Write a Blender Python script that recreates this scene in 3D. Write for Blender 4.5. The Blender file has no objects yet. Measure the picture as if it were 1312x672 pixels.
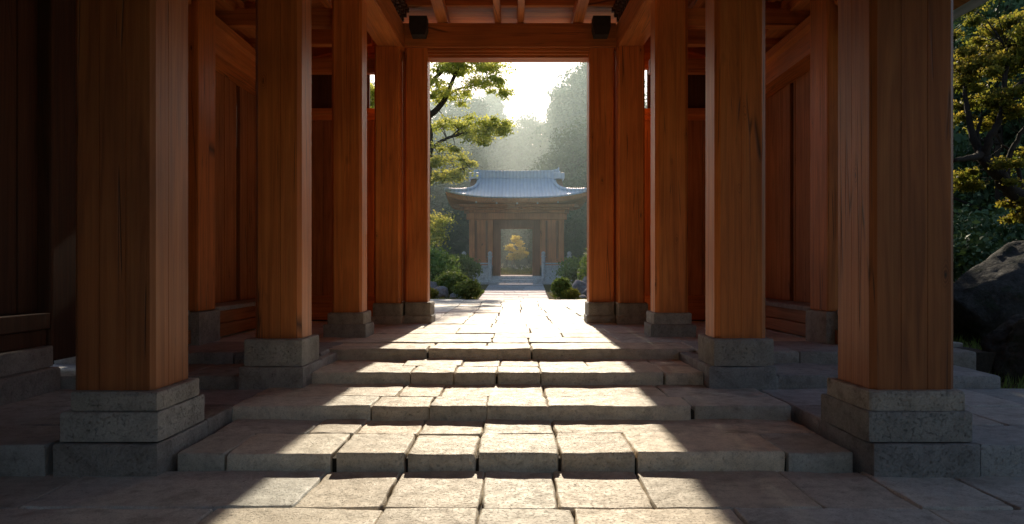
import bpy, bmesh, math, random
import numpy as np
from mathutils import Vector, noise, Matrix

rnd = random.Random(7)
S = bpy.context.scene
COL = S.collection
R = math.radians

# ------------------------------------------------------------------ materials
def new_mat(name):
    m = bpy.data.materials.new(name); m.use_nodes = True
    nt = m.node_tree; nt.nodes.clear()
    out = nt.nodes.new('ShaderNodeOutputMaterial')
    b = nt.nodes.new('ShaderNodeBsdfPrincipled')
    nt.links.new(b.outputs[0], out.inputs[0])
    return m, nt, b, out

class N:
    def __init__(s, nt): s.nt = nt
    def n(s, t, **kw):
        x = s.nt.nodes.new(t)
        for k, v in kw.items(): setattr(x, k, v)
        return x
    def l(s, a, b): s.nt.links.new(a, b)
    def noise(s, vec, scale, detail=4, rough=.55, dist=0):
        x = s.n('ShaderNodeTexNoise'); x.inputs['Scale'].default_value = scale
        x.inputs['Detail'].default_value = detail; x.inputs['Roughness'].default_value = rough
        x.inputs['Distortion'].default_value = dist
        if vec is not None: s.l(vec, x.inputs['Vector'])
        return x.outputs['Fac']
    def vor(s, vec, scale, feature='F1', rnd=1):
        x = s.n('ShaderNodeTexVoronoi'); x.feature = feature
        x.inputs['Scale'].default_value = scale; x.inputs['Randomness'].default_value = rnd
        if vec is not None: s.l(vec, x.inputs['Vector'])
        return x.outputs['Distance']
    def ramp(s, fac, stops):
        x = s.n('ShaderNodeValToRGB'); e = x.color_ramp.elements
        while len(e) < len(stops): e.new(.5)
        for el, (p, c) in zip(e, stops):
            el.position = p
            el.color = (c, c, c, 1) if isinstance(c, (int, float)) else (*c, 1)
        s.l(fac, x.inputs['Fac']); return x.outputs['Color']
    def mul(s, a, b, fac=1, mode='MULTIPLY'):
        x = s.n('ShaderNodeMix', data_type='RGBA', blend_type=mode)
        x.inputs[0].default_value = fac
        for v, i in ((a, 6), (b, 7)):
            if isinstance(v, tuple): x.inputs[i].default_value = (*v, 1)
            else: s.l(v, x.inputs[i])
        return x.outputs[2]
    def mixf(s, f, a, b):
        x = s.n('ShaderNodeMix', data_type='RGBA', blend_type='MIX')
        s.l(f, x.inputs[0])
        for v, i in ((a, 6), (b, 7)):
            if isinstance(v, tuple): x.inputs[i].default_value = (*v, 1)
            else: s.l(v, x.inputs[i])
        return x.outputs[2]
    def math(s, op, a, b=0.0):
        x = s.n('ShaderNodeMath', operation=op)
        for v, i in ((a, 0), (b, 1)):
            if isinstance(v, (int, float)): x.inputs[i].default_value = v
            else: s.l(v, x.inputs[i])
        return x.outputs[0]
    def mapping(s, vec, scale, loc=None):
        x = s.n('ShaderNodeMapping'); x.inputs['Scale'].default_value = scale
        s.l(vec, x.inputs['Vector'])
        if loc is not None: s.l(loc, x.inputs['Location'])
        return x.outputs[0]
    def bump(s, h, strength, dist, normal=None):
        x = s.n('ShaderNodeBump'); x.inputs['Strength'].default_value = strength
        x.inputs['Distance'].default_value = dist; s.l(h, x.inputs['Height'])
        if normal is not None: s.l(normal, x.inputs['Normal'])
        return x.outputs[0]
    def coord(s): return s.n('ShaderNodeTexCoord').outputs['Object']

def wood(name, axis, dark, mid, light, rough=.5, knots=True):
    m, nt, b, out = new_mat(name); g = N(nt)
    oi = g.n('ShaderNodeObjectInfo')
    off = g.n('ShaderNodeCombineXYZ')
    r = g.math('MULTIPLY', oi.outputs['Random'], 37.0)
    for i in range(3): g.l(r, off.inputs[i])
    def sc(c, a): return tuple(a if i == axis else c for i in range(3))
    co = g.coord()
    warp = g.noise(co, 1.3, 2)
    base = g.mapping(co, (1, 1, 1), off.outputs[0])
    v1 = g.mapping(base, sc(5, .28))
    grain = g.noise(v1, 1.6, 6, .6, 1.6)
    v2 = g.mapping(base, sc(60, 1.0))
    fib = g.noise(v2, 1.0, 4, .7)
    big = g.noise(base, .7, 3)
    col = g.ramp(grain, [(.25, dark), (.5, mid), (.75, light)])
    col = g.mul(col, g.ramp(fib, [(.3, .8), (.62, 1.07)]), .7)
    col = g.mul(col, g.ramp(big, [(.3, (.72, .68, .66)), (.7, (1.16, 1.1, 1.06))]), .9)
    # weathered streaks
    st = g.noise(g.mapping(base, sc(22, .35)), 1.0, 3, .5)
    col = g.mul(col, g.ramp(st, [(.33, (.5, .46, .44)), (.5, 1.0)]), .28)
    h = g.math('ADD', g.math('MULTIPLY', fib, .6), g.math('MULTIPLY', grain, .4))
    if knots:
        kc = g.mapping(base, sc(3.3, 1.15))
        wv = g.n('ShaderNodeVectorMath', operation='ADD'); g.l(kc, wv.inputs[0])
        wn = g.n('ShaderNodeTexNoise'); wn.inputs['Scale'].default_value = 3.0; g.l(kc, wn.inputs['Vector'])
        wsc = g.n('ShaderNodeVectorMath', operation='SCALE'); wsc.inputs['Scale'].default_value = .16
        g.l(wn.outputs['Color'], wsc.inputs[0]); g.l(wsc.outputs[0], wv.inputs[1])
        d = g.vor(wv.outputs[0], 1.0)
        ring = g.math('SINE', g.math('MULTIPLY', d, 190.0))
        inside = g.ramp(d, [(.0, .95), (.07, .75), (.15, .0)])
        dk = g.mul(col, (.42, .34, .3))
        rg = g.mixf(g.math('MULTIPLY', g.math('ADD', ring, 1.0), .42), col, dk)
        col = g.mixf(inside, col, rg)
        core = g.ramp(d, [(.02, 1.0), (.045, .0)])
        col = g.mixf(core, col, (.05, .025, .014))
    # drying cracks and grey weathering
    ck = g.vor(g.mapping(base, sc(6.5, .22)), 1.0, 'DISTANCE_TO_EDGE')
    ckm = g.math('MULTIPLY', g.ramp(ck, [(.0, 1.0), (.026, .0)]), g.ramp(g.noise(g.mapping(base, sc(3, .8)), 1.0, 3), [(.54, .0), (.60, 1.0)]))
    col = g.mixf(g.math('MULTIPLY', ckm, .85), col, (.035, .016, .009))
    wt = g.ramp(g.noise(g.mapping(base, sc(2.6, .5)), 1.0, 5, .7), [(.5, .0), (.75, .45)])
    gray = g.mul(col, (.62, .70, .80))
    col = g.mixf(wt, col, gray)
    h = g.math('SUBTRACT', h, g.math('MULTIPLY', ckm, 1.5))
    g.l(col, b.inputs['Base Color'])
    rr = g.ramp(fib, [(.3, rough + .06), (.7, rough - .10)])
    g.l(rr, b.inputs['Roughness'])
    b.inputs['Specular IOR Level'].default_value = .5
    g.l(g.bump(h, .5, .004), b.inputs['Normal'])
    return m

def stone(name, c1, c2, rough=.6, grain=140, pit=.5, spec=.4, tint=True, moss=None, bumpd=.006, crack=False):
    m, nt, b, out = new_mat(name); g = N(nt)
    co = g.coord()
    big = g.noise(co, 1.4, 5, .6)
    mid = g.noise(co, 9, 6, .65)
    fine = g.noise(co, grain, 3, .6)
    pits = g.noise(co, 42, 5, .7)
    col = g.ramp(big, [(.3, c1), (.7, c2)])
    col = g.mul(col, g.ramp(mid, [(.28, .62), (.5, .98), (.72, 1.15)]), .75)
    col = g.mul(col, g.ramp(fine, [(.3, .62), (.5, 1.0), (.7, 1.25)]), .55)
    col = g.mul(col, g.ramp(pits, [(.31, .42), (.4, 1.0)]), .7)
    stn = g.noise(co, 2.3, 6, .75, .6)
    col = g.mul(col, g.ramp(stn, [(.34, (.52, .5, .46)), (.47, (1, 1, 1))]), .6)
    scr = g.noise(g.mapping(co, (3, 26, 3)), 2.0, 4, .7)
    col = g.mul(col, g.ramp(scr, [(.3, .88), (.5, 1.0)]), .4)
    if tint:
        a = g.n('ShaderNodeAttribute'); a.attribute_name = 'tint'
        col = g.mul(col, a.outputs['Color'], 1)
    if moss:
        ms = g.ramp(g.noise(co, 3.1, 5, .7), [(.52, .0), (.66, .7)])
        col = g.mixf(ms, col, moss)
    h = g.math('ADD', g.math('MULTIPLY', mid, 1.2), g.math('ADD', g.math('MULTIPLY', fine, .25 * pit), g.math('MULTIPLY', g.ramp(pits, [(.28, .0), (.45, 1.0)]), .6 * pit)))
    if crack:
        ck = g.vor(g.mapping(co, (1, 1, 1)), 2.3, 'DISTANCE_TO_EDGE')
        wob = g.noise(co, 2.2, 4)
        ckm = g.math('MULTIPLY', g.ramp(ck, [(.0, 1.0), (.012, .0)]), g.ramp(wob, [(.56, .0), (.62, 1.0)]))
        col = g.mixf(ckm, col, (.05, .045, .04))
        h = g.math('SUBTRACT', h, ckm)
    g.l(col, b.inputs['Base Color'])
    g.l(g.ramp(mid, [(.3, rough + .12), (.7, rough - .08)]), b.inputs['Roughness'])
    b.inputs['Specular IOR Level'].default_value = spec
    g.l(g.bump(h, .8, bumpd), b.inputs['Normal'])
    return m

def leaf_mat(name, cols, trans=.45, hue_scale=1.2):
    m, nt, b, out = new_mat(name); g = N(nt)
    a = g.n('ShaderNodeAttribute'); a.attribute_name = 'tint'
    geo = g.n('ShaderNodeTexCoord').outputs['Object']
    oi = g.n('ShaderNodeObjectInfo')
    nz = g.noise(geo, hue_scale, 3)
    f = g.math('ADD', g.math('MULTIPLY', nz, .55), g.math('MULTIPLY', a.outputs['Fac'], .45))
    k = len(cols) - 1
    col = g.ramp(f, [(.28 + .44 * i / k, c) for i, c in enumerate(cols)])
    hs = g.n('ShaderNodeHueSaturation'); g.l(col, hs.inputs['Color'])
    g.l(g.math('ADD', g.math('MULTIPLY', oi.outputs['Random'], .4), .8), hs.inputs['Value'])
    g.l(g.math('ADD', g.math('MULTIPLY', oi.outputs['Random'], .03), .485), hs.inputs['Hue'])
    col = hs.outputs[0]
    g.l(col, b.inputs['Base Color']); b.inputs['Roughness'].default_value = .55
    b.inputs['Specular IOR Level'].default_value = .25
    t = g.n('ShaderNodeBsdfTranslucent')
    g.l(g.mul(col, (1.25, 1.25, .7)), t.inputs['Color'])
    mx = g.n('ShaderNodeMixShader'); mx.inputs[0].default_value = trans
    g.l(b.outputs[0], mx.inputs[1]); g.l(t.outputs[0], mx.inputs[2]); g.l(mx.outputs[0], out.inputs[0])
    return m

def simple(name, c, rough=.6, var=.25, scale=12, bumpd=.004, metal=0, spec=.4):
    m, nt, b, out = new_mat(name); g = N(nt)
    co = g.coord(); nz = g.noise(co, scale, 5, .65)
    col = g.mul((*c,), g.ramp(nz, [(.3, 1 - var), (.7, 1 + var)]), 1)
    g.l(col, b.inputs['Base Color']); b.inputs['Roughness'].default_value = rough
    b.inputs['Metallic'].default_value = metal; b.inputs['Specular IOR Level'].default_value = spec
    g.l(g.bump(nz, .6, bumpd), b.inputs['Normal'])
    return m

CD, CM, CL = (.42, .13, .034), (.64, .215, .055), (.76, .30, .085)
W_Z = wood('cedar upright', 2, CD, CM, CL)
W_NEAR = wood('shade darkened cedar', 2, (.26, .085, .027), (.43, .15, .046), (.53, .215, .07))  # cedar darkened for the front pair, painting in their shade
W_FAR = wood('light raised cedar upright', 2, (.52, .15, .036), (.76, .25, .06), (.84, .34, .09), .45)  # cedar brightened for the rear pillars, painting in extra light
W_Y = wood('cedar along hall', 1, CD, CM, CL, knots=False)
W_X = wood('cedar across hall', 0, CD, CM, CL, knots=False)
W_PANEL = wood('old plank', 2, (.28, .11, .042), (.46, .19, .07), (.56, .26, .11), .6)
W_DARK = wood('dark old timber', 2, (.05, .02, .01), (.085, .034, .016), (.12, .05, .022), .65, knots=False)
W_BENCH = wood('bench board', 1, (.27, .105, .038), (.42, .17, .06), (.52, .23, .09), .55, knots=False)
PAVE = stone('worn sandstone paving', (.67, .585, .46), (.81, .735, .60), .58, 110, 1.0, .28, bumpd=.011)
PLINTH = stone('rough granite base', (.35, .335, .30), (.47, .45, .405), .7, 75, 1.4, .3, bumpd=.015)
SHADEPAVE = stone('shade toned aisle paving', (.40, .42, .42), (.53, .545, .54), .62, 110, 1.0, .28, bumpd=.011)  # aisle copy of the paving, bluish shade put into its colour
KERB = stone('granite kerb', (.32, .315, .30), (.43, .42, .40), .7, 75, 1.3, .3, bumpd=.012)
FARSTONE = stone('pale gate stone', (.64, .68, .70), (.73, .76, .77), .7, 30, .8, .3, tint=False)
ROCK = stone('dark garden rock', (.045, .043, .04), (.10, .097, .09), .8, 20, 1.0, .2, tint=False, moss=(.03, .045, .015), bumpd=.05)
PALEROCK = stone('pale garden rock', (.22, .22, .22), (.36, .36, .36), .75, 20, 1.0, .3, tint=False, bumpd=.05)
SOIL = simple('dark soil joint', (.05, .042, .034), .95, .4, 30)
EARTH = stone('mossy earth', (.07, .075, .025), (.13, .11, .055), .95, 40, .6, .1, tint=False, moss=(.05, .08, .018), bumpd=.03)
PATHM = stone('smooth grey path', (.44, .47, .50), (.54, .57, .59), .6, 60, .4, .3)
BARK = simple('dark bark', (.045, .034, .026), .9, .5, 25, .02)
PALEBARK = simple('pale bark', (.45, .40, .32), .85, .3, 20, .01)
IRON = simple('blackened bracket timber', (.03, .03, .026), .6, .4)
GATEWOOD = wood('gate timber', 2, (.55, .245, .115), (.70, .325, .15), (.78, .40, .19), .6, knots=False)
GATEDARK = wood('gate frame timber', 2, (.30, .16, .09), (.38, .205, .115), (.44, .25, .145), .6, knots=False)
PLASTER = simple('pale rafter cap', (.75, .73, .68), .6, .05)
def roof_tile():
    m, nt, b, out = new_mat('blue grey roof tile'); g = N(nt)
    co = g.coord(); w = g.n('ShaderNodeTexWave'); w.wave_type = 'BANDS'; w.bands_direction = 'X'
    w.inputs['Scale'].default_value = 1.6; w.inputs['Distortion'].default_value = .15; g.l(co, w.inputs['Vector'])
    nz = g.noise(co, 3, 5, .6)
    col = g.ramp(nz, [(.3, (.62, .73, .87)), (.7, (.72, .82, .93))])
    col = g.mul(col, g.ramp(w.outputs['Fac'], [(.0, .78), (.6, 1.05)]), .6)
    g.l(col, b.inputs['Base Color']); b.inputs['Roughness'].default_value = .38
    b.inputs['Specular IOR Level'].default_value = .7
    g.l(g.bump(w.outputs['Fac'], .5, .05), b.inputs['Normal'])
    return m
TILE = roof_tile()
L_MAPLE = leaf_mat('sunlit maple leaf', [(.26, .30, .09), (.50, .51, .17), (.70, .62, .24)], .66, .6)
L_GOLD = leaf_mat('golden maple leaf', [(.74, .62, .22), (.86, .74, .28), (.9, .78, .32)], .7, 2)
L_SIDE = leaf_mat('garden maple leaf', [(.11, .16, .035), (.30, .32, .07), (.55, .45, .10)], .62, .9)
L_FOREST = leaf_mat('forest leaf', [(.05, .095, .052), (.085, .145, .068), (.125, .185, .08)], .13, .25)
L_BUSH = leaf_mat('clipped shrub leaf', [(.11, .18, .055), (.18, .26, .075), (.26, .33, .11)], .4, 2)
L_YBUSH = leaf_mat('yellow green shrub leaf', [(.16, .2, .04), (.26, .29, .05), (.36, .36, .08)], .4, 2)
L_GRASS = leaf_mat('grass blade', [(.10, .13, .025), (.17, .18, .04), (.28, .24, .07)], .4, .8)
L_FLOWER = leaf_mat('pale flower petal', [(.6, .6, .55), (.75, .74, .7), (.8, .8, .76)], .3, 2)

# ------------------------------------------------------------------ object helpers
def thing(name, loc, label, cat, group=None):
    o = bpy.data.objects.new(name, None); COL.objects.link(o)
    o.empty_display_size = .2; o.location = loc
    o['label'] = label; o['category'] = cat
    if group: o['group'] = group
    return o
def tag(o, label, cat, group=None):
    o['label'] = label; o['category'] = cat
    if group: o['group'] = group
    return o
def root_loc(o):
    v = Vector((0, 0, 0))
    while o is not None: v += o.location; o = o.parent
    return v
def link_mesh(name, me, mat, parent=None, loc=None, smooth=False):
    """mesh data is in world coordinates; shifted to sit under its parent (or at loc)"""
    o = bpy.data.objects.new(name, me); COL.objects.link(o)
    if mat: me.materials.append(mat)
    if parent is not None:
        me.transform(Matrix.Translation(-root_loc(parent))); o.parent = parent
    elif loc is not None:
        me.transform(Matrix.Translation(-Vector(loc))); o.location = loc
    if smooth:
        me.polygons.foreach_set('use_smooth', [True] * len(me.polygons))
    return o
def obj(name, bm, mat, parent=None, loc=None, smooth=False):
    me = bpy.data.meshes.new(name); bm.normal_update(); bm.to_mesh(me); bm.free()
    return link_mesh(name, me, mat, parent, loc, smooth)
def pyobj(name, V, F, mat, parent=None, loc=None, smooth=False):
    me = bpy.data.meshes.new(name); me.from_pydata(V, [], F); me.validate(); me.update()
    return link_mesh(name, me, mat, parent, loc, smooth)
def BM(): return bmesh.new()
def box(bm, x0, x1, y0, y1, z0, z1, bev=.008, taper=0):
    vs = []
    for z, t in ((z0, 0), (z1, taper)):
        vs += [bm.verts.new(p) for p in ((x0 + t, y0 + t, z), (x1 - t, y0 + t, z), (x1 - t, y1 - t, z), (x0 + t, y1 - t, z))]
    fs = [(3, 2, 1, 0), (4, 5, 6, 7), (0, 1, 5, 4), (1, 2, 6, 5), (2, 3, 7, 6), (3, 0, 4, 7)]
    faces = [bm.faces.new([vs[i] for i in f]) for f in fs]
    if bev:
        ed = {e for f in faces for e in f.edges}
        bmesh.ops.bevel(bm, geom=list(ed), offset=bev, segments=2, affect='EDGES', profile=.6)
    return bm
def prism(bm, prof, axis, a, b):
    """extrude 2-D profile along an axis: prof is [(u,v)...]; axis 'x': (u,v)=(y,z), 'y': (x,z), 'z': (x,y)"""
    def P(u, v, w): return {'x': (w, u, v), 'y': (u, w, v), 'z': (u, v, w)}[axis]
    A = [bm.verts.new(P(u, v, a)) for u, v in prof]; B = [bm.verts.new(P(u, v, b)) for u, v in prof]
    n = len(prof)
    for i in range(n): bm.faces.new((A[i], A[(i + 1) % n], B[(i + 1) % n], B[i]))
    bm.faces.new(A[::-1]); bm.faces.new(B)
    bmesh.ops.recalc_face_normals(bm, faces=bm.faces)
    return bm
def tube(V, F, pts, rads, seg=8):
    base = len(V); n = len(pts)
    pts = [Vector(p) for p in pts]; up = Vector((.31, .93, .17)).normalized()
    for i, p in enumerate(pts):
        t = (pts[min(i + 1, n - 1)] - pts[max(i - 1, 0)]).normalized()
        a = t.cross(up); a = a.normalized() if a.length > 1e-4 else t.orthogonal().normalized()
        b = t.cross(a)
        for k in range(seg):
            an = 2 * math.pi * k / seg; q = p + (a * math.cos(an) + b * math.sin(an)) * rads[i]
            V.append(tuple(q))
    for i in range(n - 1):
        for k in range(seg):
            k2 = (k + 1) % seg
            F.append((base + i * seg + k, base + i * seg + k2, base + (i + 1) * seg + k2, base + (i + 1) * seg + k))
    F.append(tuple(base + k for k in range(seg))[::-1]); F.append(tuple(base + (n - 1) * seg + k for k in range(seg)))
def smooth_path(pts, rads, k=4, wob=0.0):
    P, Q = [], []
    n = len(pts)
    for i in range(n - 1):
        p0, p1, p2, p3 = (Vector(pts[max(min(j, n - 1), 0)]) for j in (i - 1, i, i + 1, i + 2))
        for s in range(k):
            t = s / k
            q = .5 * ((2 * p1) + (p2 - p0) * t + (2 * p0 - 5 * p1 + 4 * p2 - p3) * t * t + (3 * p1 - p0 - 3 * p2 + p3) * t ** 3)
            q += Vector((rnd.uniform(-wob, wob), rnd.uniform(-wob, wob), rnd.uniform(-wob, wob)))
            P.append(q); Q.append(rads[i] + (rads[i + 1] - rads[i]) * t)
    P.append(Vector(pts[-1])); Q.append(rads[-1])
    return P, Q

# ------------------------------------------------------------------ worn stone slabs
def lines(a, b, step, r):
    L = b - a
    e = [0, r * .12, r * .35, r * .7, r * 1.1]
    e = [x for x in e if x < L * .35]
    m = max(1, int((L - 2 * e[-1]) / step))
    mids = [e[-1] + (L - 2 * e[-1]) * i / m for i in range(1, m)]
    return [a + x for x in e + mids] + [b - x for x in reversed(e)]
def slab_data(x0, x1, y0, y1, zt, zb, step=.05, r=.02, wob=.008, und=.004, gap=.006, seed=0, jit=.012):
    q = random.Random(seed * 7919 + 13)
    x0 += gap; x1 -= gap; y0 += gap; y1 -= gap
    cx = [q.uniform(-jit, jit) for _ in range(4)]; cy = [q.uniform(-jit, jit) for _ in range(4)]
    tx, ty = q.uniform(-.006, .006), q.uniform(-.006, .006)
    ox = q.uniform(0, 100)
    X = lines(x0, x1, step, r); Y = lines(y0, y1, step, r)
    nx, ny = len(X), len(Y); V = []
    def warp(x, y):
        u = (x - x0) / (x1 - x0); v = (y - y0) / (y1 - y0)
        dx = (cx[0] * (1 - u) * (1 - v) + cx[1] * u * (1 - v) + cx[2] * u * v + cx[3] * (1 - u) * v)
        dy = (cy[0] * (1 - u) * (1 - v) + cy[1] * u * (1 - v) + cy[2] * u * v + cy[3] * (1 - u) * v)
        ex = abs(2 * u - 1) ** 6; ey = abs(2 * v - 1) ** 6
        # worn, rounded corners and wavy edges
        cr = ex * ey
        dx -= math.copysign(cr * r * .45, u - .5); dy -= math.copysign(cr * r * .45, v - .5)
        w1 = noise.noise((ox, y * 3.1, 0)) + .5 * noise.noise((ox, y * 11, 3)); w2 = noise.noise((x * 3.1, ox, 5)) + .5 * noise.noise((x * 11, ox, 9))
        if u < .5: w1 = noise.noise((ox + 31, y * 3.1, 0)) + .5 * noise.noise((ox + 7, y * 11, 3))
        if v < .5: w2 = noise.noise((x * 3.1, ox + 31, 5)) + .5 * noise.noise((x * 11, ox + 7, 9))
        return x + dx + ex * w1 * wob, y + dy + ey * w2 * wob
    for j, y in enumerate(Y):
        for i, x in enumerate(X):
            e = min(x - x0, x1 - x, y - y0, y1 - y)
            chip = max(0, noise.noise((x * 5 + ox, y * 5, 1))) * r * 1.2
            rr = r * (.75 + .5 * noise.noise((x * 4 + ox, y * 4, 7))) + chip
            dz = 0
            if e < rr: dz = rr * .8 * (1 - math.sqrt(max(0, 1 - (1 - e / rr) ** 2)))
            z = zt - dz + tx * (x - x0) / (x1 - x0) + ty * (y - y0) / (y1 - y0) + und * noise.noise((x * 2.2 + ox, y * 2.2, 0)) + und * .5 * noise.noise((x * 8, y * 8 + ox, 0))
            wx, wy = warp(x, y); V.append((wx, wy, z))
    F = [(j * nx + i, j * nx + i + 1, (j + 1) * nx + i + 1, (j + 1) * nx + i) for j in range(ny - 1) for i in range(nx - 1)]
    ring = [i for i in range(nx)] + [j * nx + nx - 1 for j in range(1, ny)] + [(ny - 1) * nx + i for i in range(nx - 2, -1, -1)] + [j * nx for j in range(ny - 2, 0, -1)]
    levels = [.02, .3, .7, 1.0] if zt - zb > .05 else [1.0]
    prev = ring; mx, my = (x0 + x1) / 2, (y0 + y1) / 2
    for li, t in enumerate(levels):
        st = len(V); cur = []
        for n_, idx in enumerate(ring):
            x, y, z = V[idx]
            w = wob * .7 * noise.noise((x * 6 + ox, y * 6, z + t * 5)) if 0 < t < 1 else 0
            out = 0.004 if 0 < t < .9 else -.004
            V.append((x + math.copysign(out + w, x - mx) * (abs(x - mx) > (x1 - x0) * .49), y + math.copysign(out + w, y - my) * (abs(y - my) > (y1 - y0) * .48), z + (zb - z) * t))
            cur.append(st + n_)
        L = len(ring)
        for k in range(L): F.append((prev[k], cur[k], cur[(k + 1) % L], prev[(k + 1) % L]))
        prev = cur
    g = q.uniform(.80, 1.12); w = q.uniform(-.045, .045)
    return V, F, (g * (1 + w), g, g * (1 - w))
def set_tint(me, cols):
    a = me.color_attributes.new('tint', 'FLOAT_COLOR', 'POINT')
    a.data.foreach_set('color', np.asarray(cols, dtype=np.float32).ravel())
def slab_obj(name, specs, mat, parent=None, loc=None, kw=None):
    V, F, T = [], [], []
    for s in specs:
        k = dict(kw or {}); k.update(s[6] if len(s) > 6 else {})
        v, f, c = slab_data(*s[:6], **k)
        if mat is PAVE and abs(s[0] + s[1]) > 3.6: c = (c[0] * .86, c[1] * .95, c[2] * 1.06)   # cooler tint on the side slabs paints in the shade there
        b = len(V); V += v; F += [tuple(i + b for i in q) for q in f]; T += [(*c, 1)] * len(v)
    me = bpy.data.meshes.new(name); me.from_pydata(V, [], F); me.update(); set_tint(me, T)
    o = link_mesh(name, me, mat, parent, loc, True)
    return o
_seed = [1]
def sd(): _seed[0] += 1; return _seed[0]

# ------------------------------------------------------------------ the setting
def smooth(a, b, x):
    t = min(1, max(0, (x - a) / (b - a))); return t * t * (3 - 2 * t)
def terrain(x, y):
    if y < 24: z = -.09 + .17 * smooth(5, 9, y) + .3 * smooth(9, 12, y) + .05 * smooth(14, 23, y)
    else: z = .43 + .19 * smooth(24, 40, y) + .5 * smooth(41, 47, y) + .3 * smooth(47, 56, y)
    ax = abs(x)
    z += 7.5 * smooth(22, 70, ax) + 7 * smooth(62, 125, y) + 17 * smooth(-10, -50, y)  # steep unseen rise behind the camera added to hold back sky light
    away = smooth(3.5, 7, ax) if y < 47 else smooth(1.5, 5, ax)
    z += away * (.10 * noise.noise((x * .5, y * .5, 0)) + .04 * noise.noise((x * 1.7, y * 1.7, 2)) - .02) * (1 if y > 9 or ax > 8 else 0)
    return z
def axis_lines(a, b, c0, c1, fine, coarse):
    out = []; v = a
    while v < b:
        out.append(v); v += fine if c0 <= v < c1 else coarse
    return out + [b]
gx = axis_lines(-160, 160, -12, 14, .5, 6); gy = axis_lines(-120, 260, 4, 60, .5, 6)
GV = [(x, y, terrain(x, y)) for y in gy for x in gx]
nx = len(gx)
GF = [(j * nx + i, j * nx + i + 1, (j + 1) * nx + i + 1, (j + 1) * nx + i) for j in range(len(gy) - 1) for i in range(nx - 1)]
o = pyobj('ground', GV, GF, EARTH, smooth=True); o['kind'] = 'structure'

# forecourt / porch paving
def fill_rows(xa, xb, rows, zt, zb, wmin, wmax, kw, cuts=None):
    out = []
    for r_i, (ya, yb) in enumerate(rows):
        if cuts and r_i in cuts: xs = [xa] + cuts[r_i] + [xb]
        else:
            xs = [xa]; x = xa + rnd.uniform(.3, 1) * wmax
            while x < xb - wmin * .7: xs.append(x); x += rnd.uniform(wmin, wmax)
            xs.append(xb)
        for a, b in zip(xs, xs[1:]): out.append((a, b, ya, yb, zt + rnd.uniform(-.005, .005), zb, dict(kw, seed=sd())))
    return out
near = dict(step=.045, r=.014, wob=.009, und=.008, gap=.006)
ground_specs = []
g1 = [-6.2, -4.5, -3.0, -1.325, -.795, -.195, .275, .87, 1.885, 2.48, 3.05, 4.4, 5.8, 7.2]
g2 = [-6.4, -4.2, -3.1, -1.81, -.784, -.2, .355, 1.325, 2.5, 3.7, 5.2, 7.0]
for row, (ya, yb), xs in ((0, (4.57, 5.41), g1), (1, (3.55, 4.57), g2)):
    for a, b in zip(xs, xs[1:]): ground_specs.append((a, b, ya, yb, rnd.uniform(-.006, .004), -.16, dict(near, seed=sd(), step=.04)))
ground_specs += fill_rows(-6.4, 7.2, [(2.6, 3.55), (1.7, 2.6), (.7, 1.7), (-.4, .7), (-1.6, -.4), (-3, -1.6)], 0, -.16, .7, 1.5, dict(near, step=.2))
o = slab_obj('pavement', ground_specs, PAVE); o['kind'] = 'structure'
bm = BM(); box(bm, -6.5, 7.3, -3.2, 5.5, -.6, -.055, 0); o = obj('pavement_bed', bm, SOIL); o['kind'] = 'structure'

# raised aisle floors beside the first pillars, left and right
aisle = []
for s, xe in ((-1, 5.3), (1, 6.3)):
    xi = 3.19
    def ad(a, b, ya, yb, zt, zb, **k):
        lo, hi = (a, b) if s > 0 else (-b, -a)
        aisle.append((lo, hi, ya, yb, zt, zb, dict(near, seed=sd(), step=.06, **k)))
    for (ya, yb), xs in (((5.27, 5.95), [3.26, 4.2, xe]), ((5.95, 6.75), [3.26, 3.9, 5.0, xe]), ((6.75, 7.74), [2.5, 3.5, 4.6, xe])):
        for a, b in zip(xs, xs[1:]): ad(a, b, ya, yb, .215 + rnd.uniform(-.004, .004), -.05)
o = slab_obj('aisle_floor', aisle, SHADEPAVE); o['kind'] = 'structure'

plat = []
front = [-2.25, -1.03, .225, 2.2]
rows = [(9.92, 10.62), (10.62, 11.35), (11.35, 12.3), (12.3, 13.25), (13.25, 14.3), (14.3, 15.5), (15.5, 16.6), (16.6, 17.9), (17.9, 19.2), (19.2, 20.7), (20.7, 22.3), (22.3, 24)]
colx = [-5.9, -4.9, -4.1, -3.2, -2.4, -1.45, -.86, -.31, .22, .72, 1.4, 2.3, 3.1, 4.0, 4.9, 5.9]
for ri, (ya, yb) in enumerate(rows):
    xs = [x + (rnd.uniform(-.05, .05) if 0 < i < len(colx) - 1 else 0) for i, x in enumerate(colx)]
    keep = [xs[0]] + [x for x in xs[1:-1] if rnd.random() > .2] + [xs[-1]]
    for a, b in zip(keep, keep[1:]):
        # slabs in neighbouring columns are cut to slightly different depths
        plat.append((a, b, ya, yb, .48 + rnd.uniform(-.006, .005), .3, dict(near, seed=sd(), step=.09 if ya < 14 else .16, r=.012, wob=.009)))
o = slab_obj('floor', plat, PAVE); o['kind'] = 'structure'
bm = BM(); box(bm, -5.95, 5.95, 9.3, 24.05, -.3, .415, 0); o = obj('floor_bed', bm, SOIL); o['kind'] = 'structure'

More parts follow.
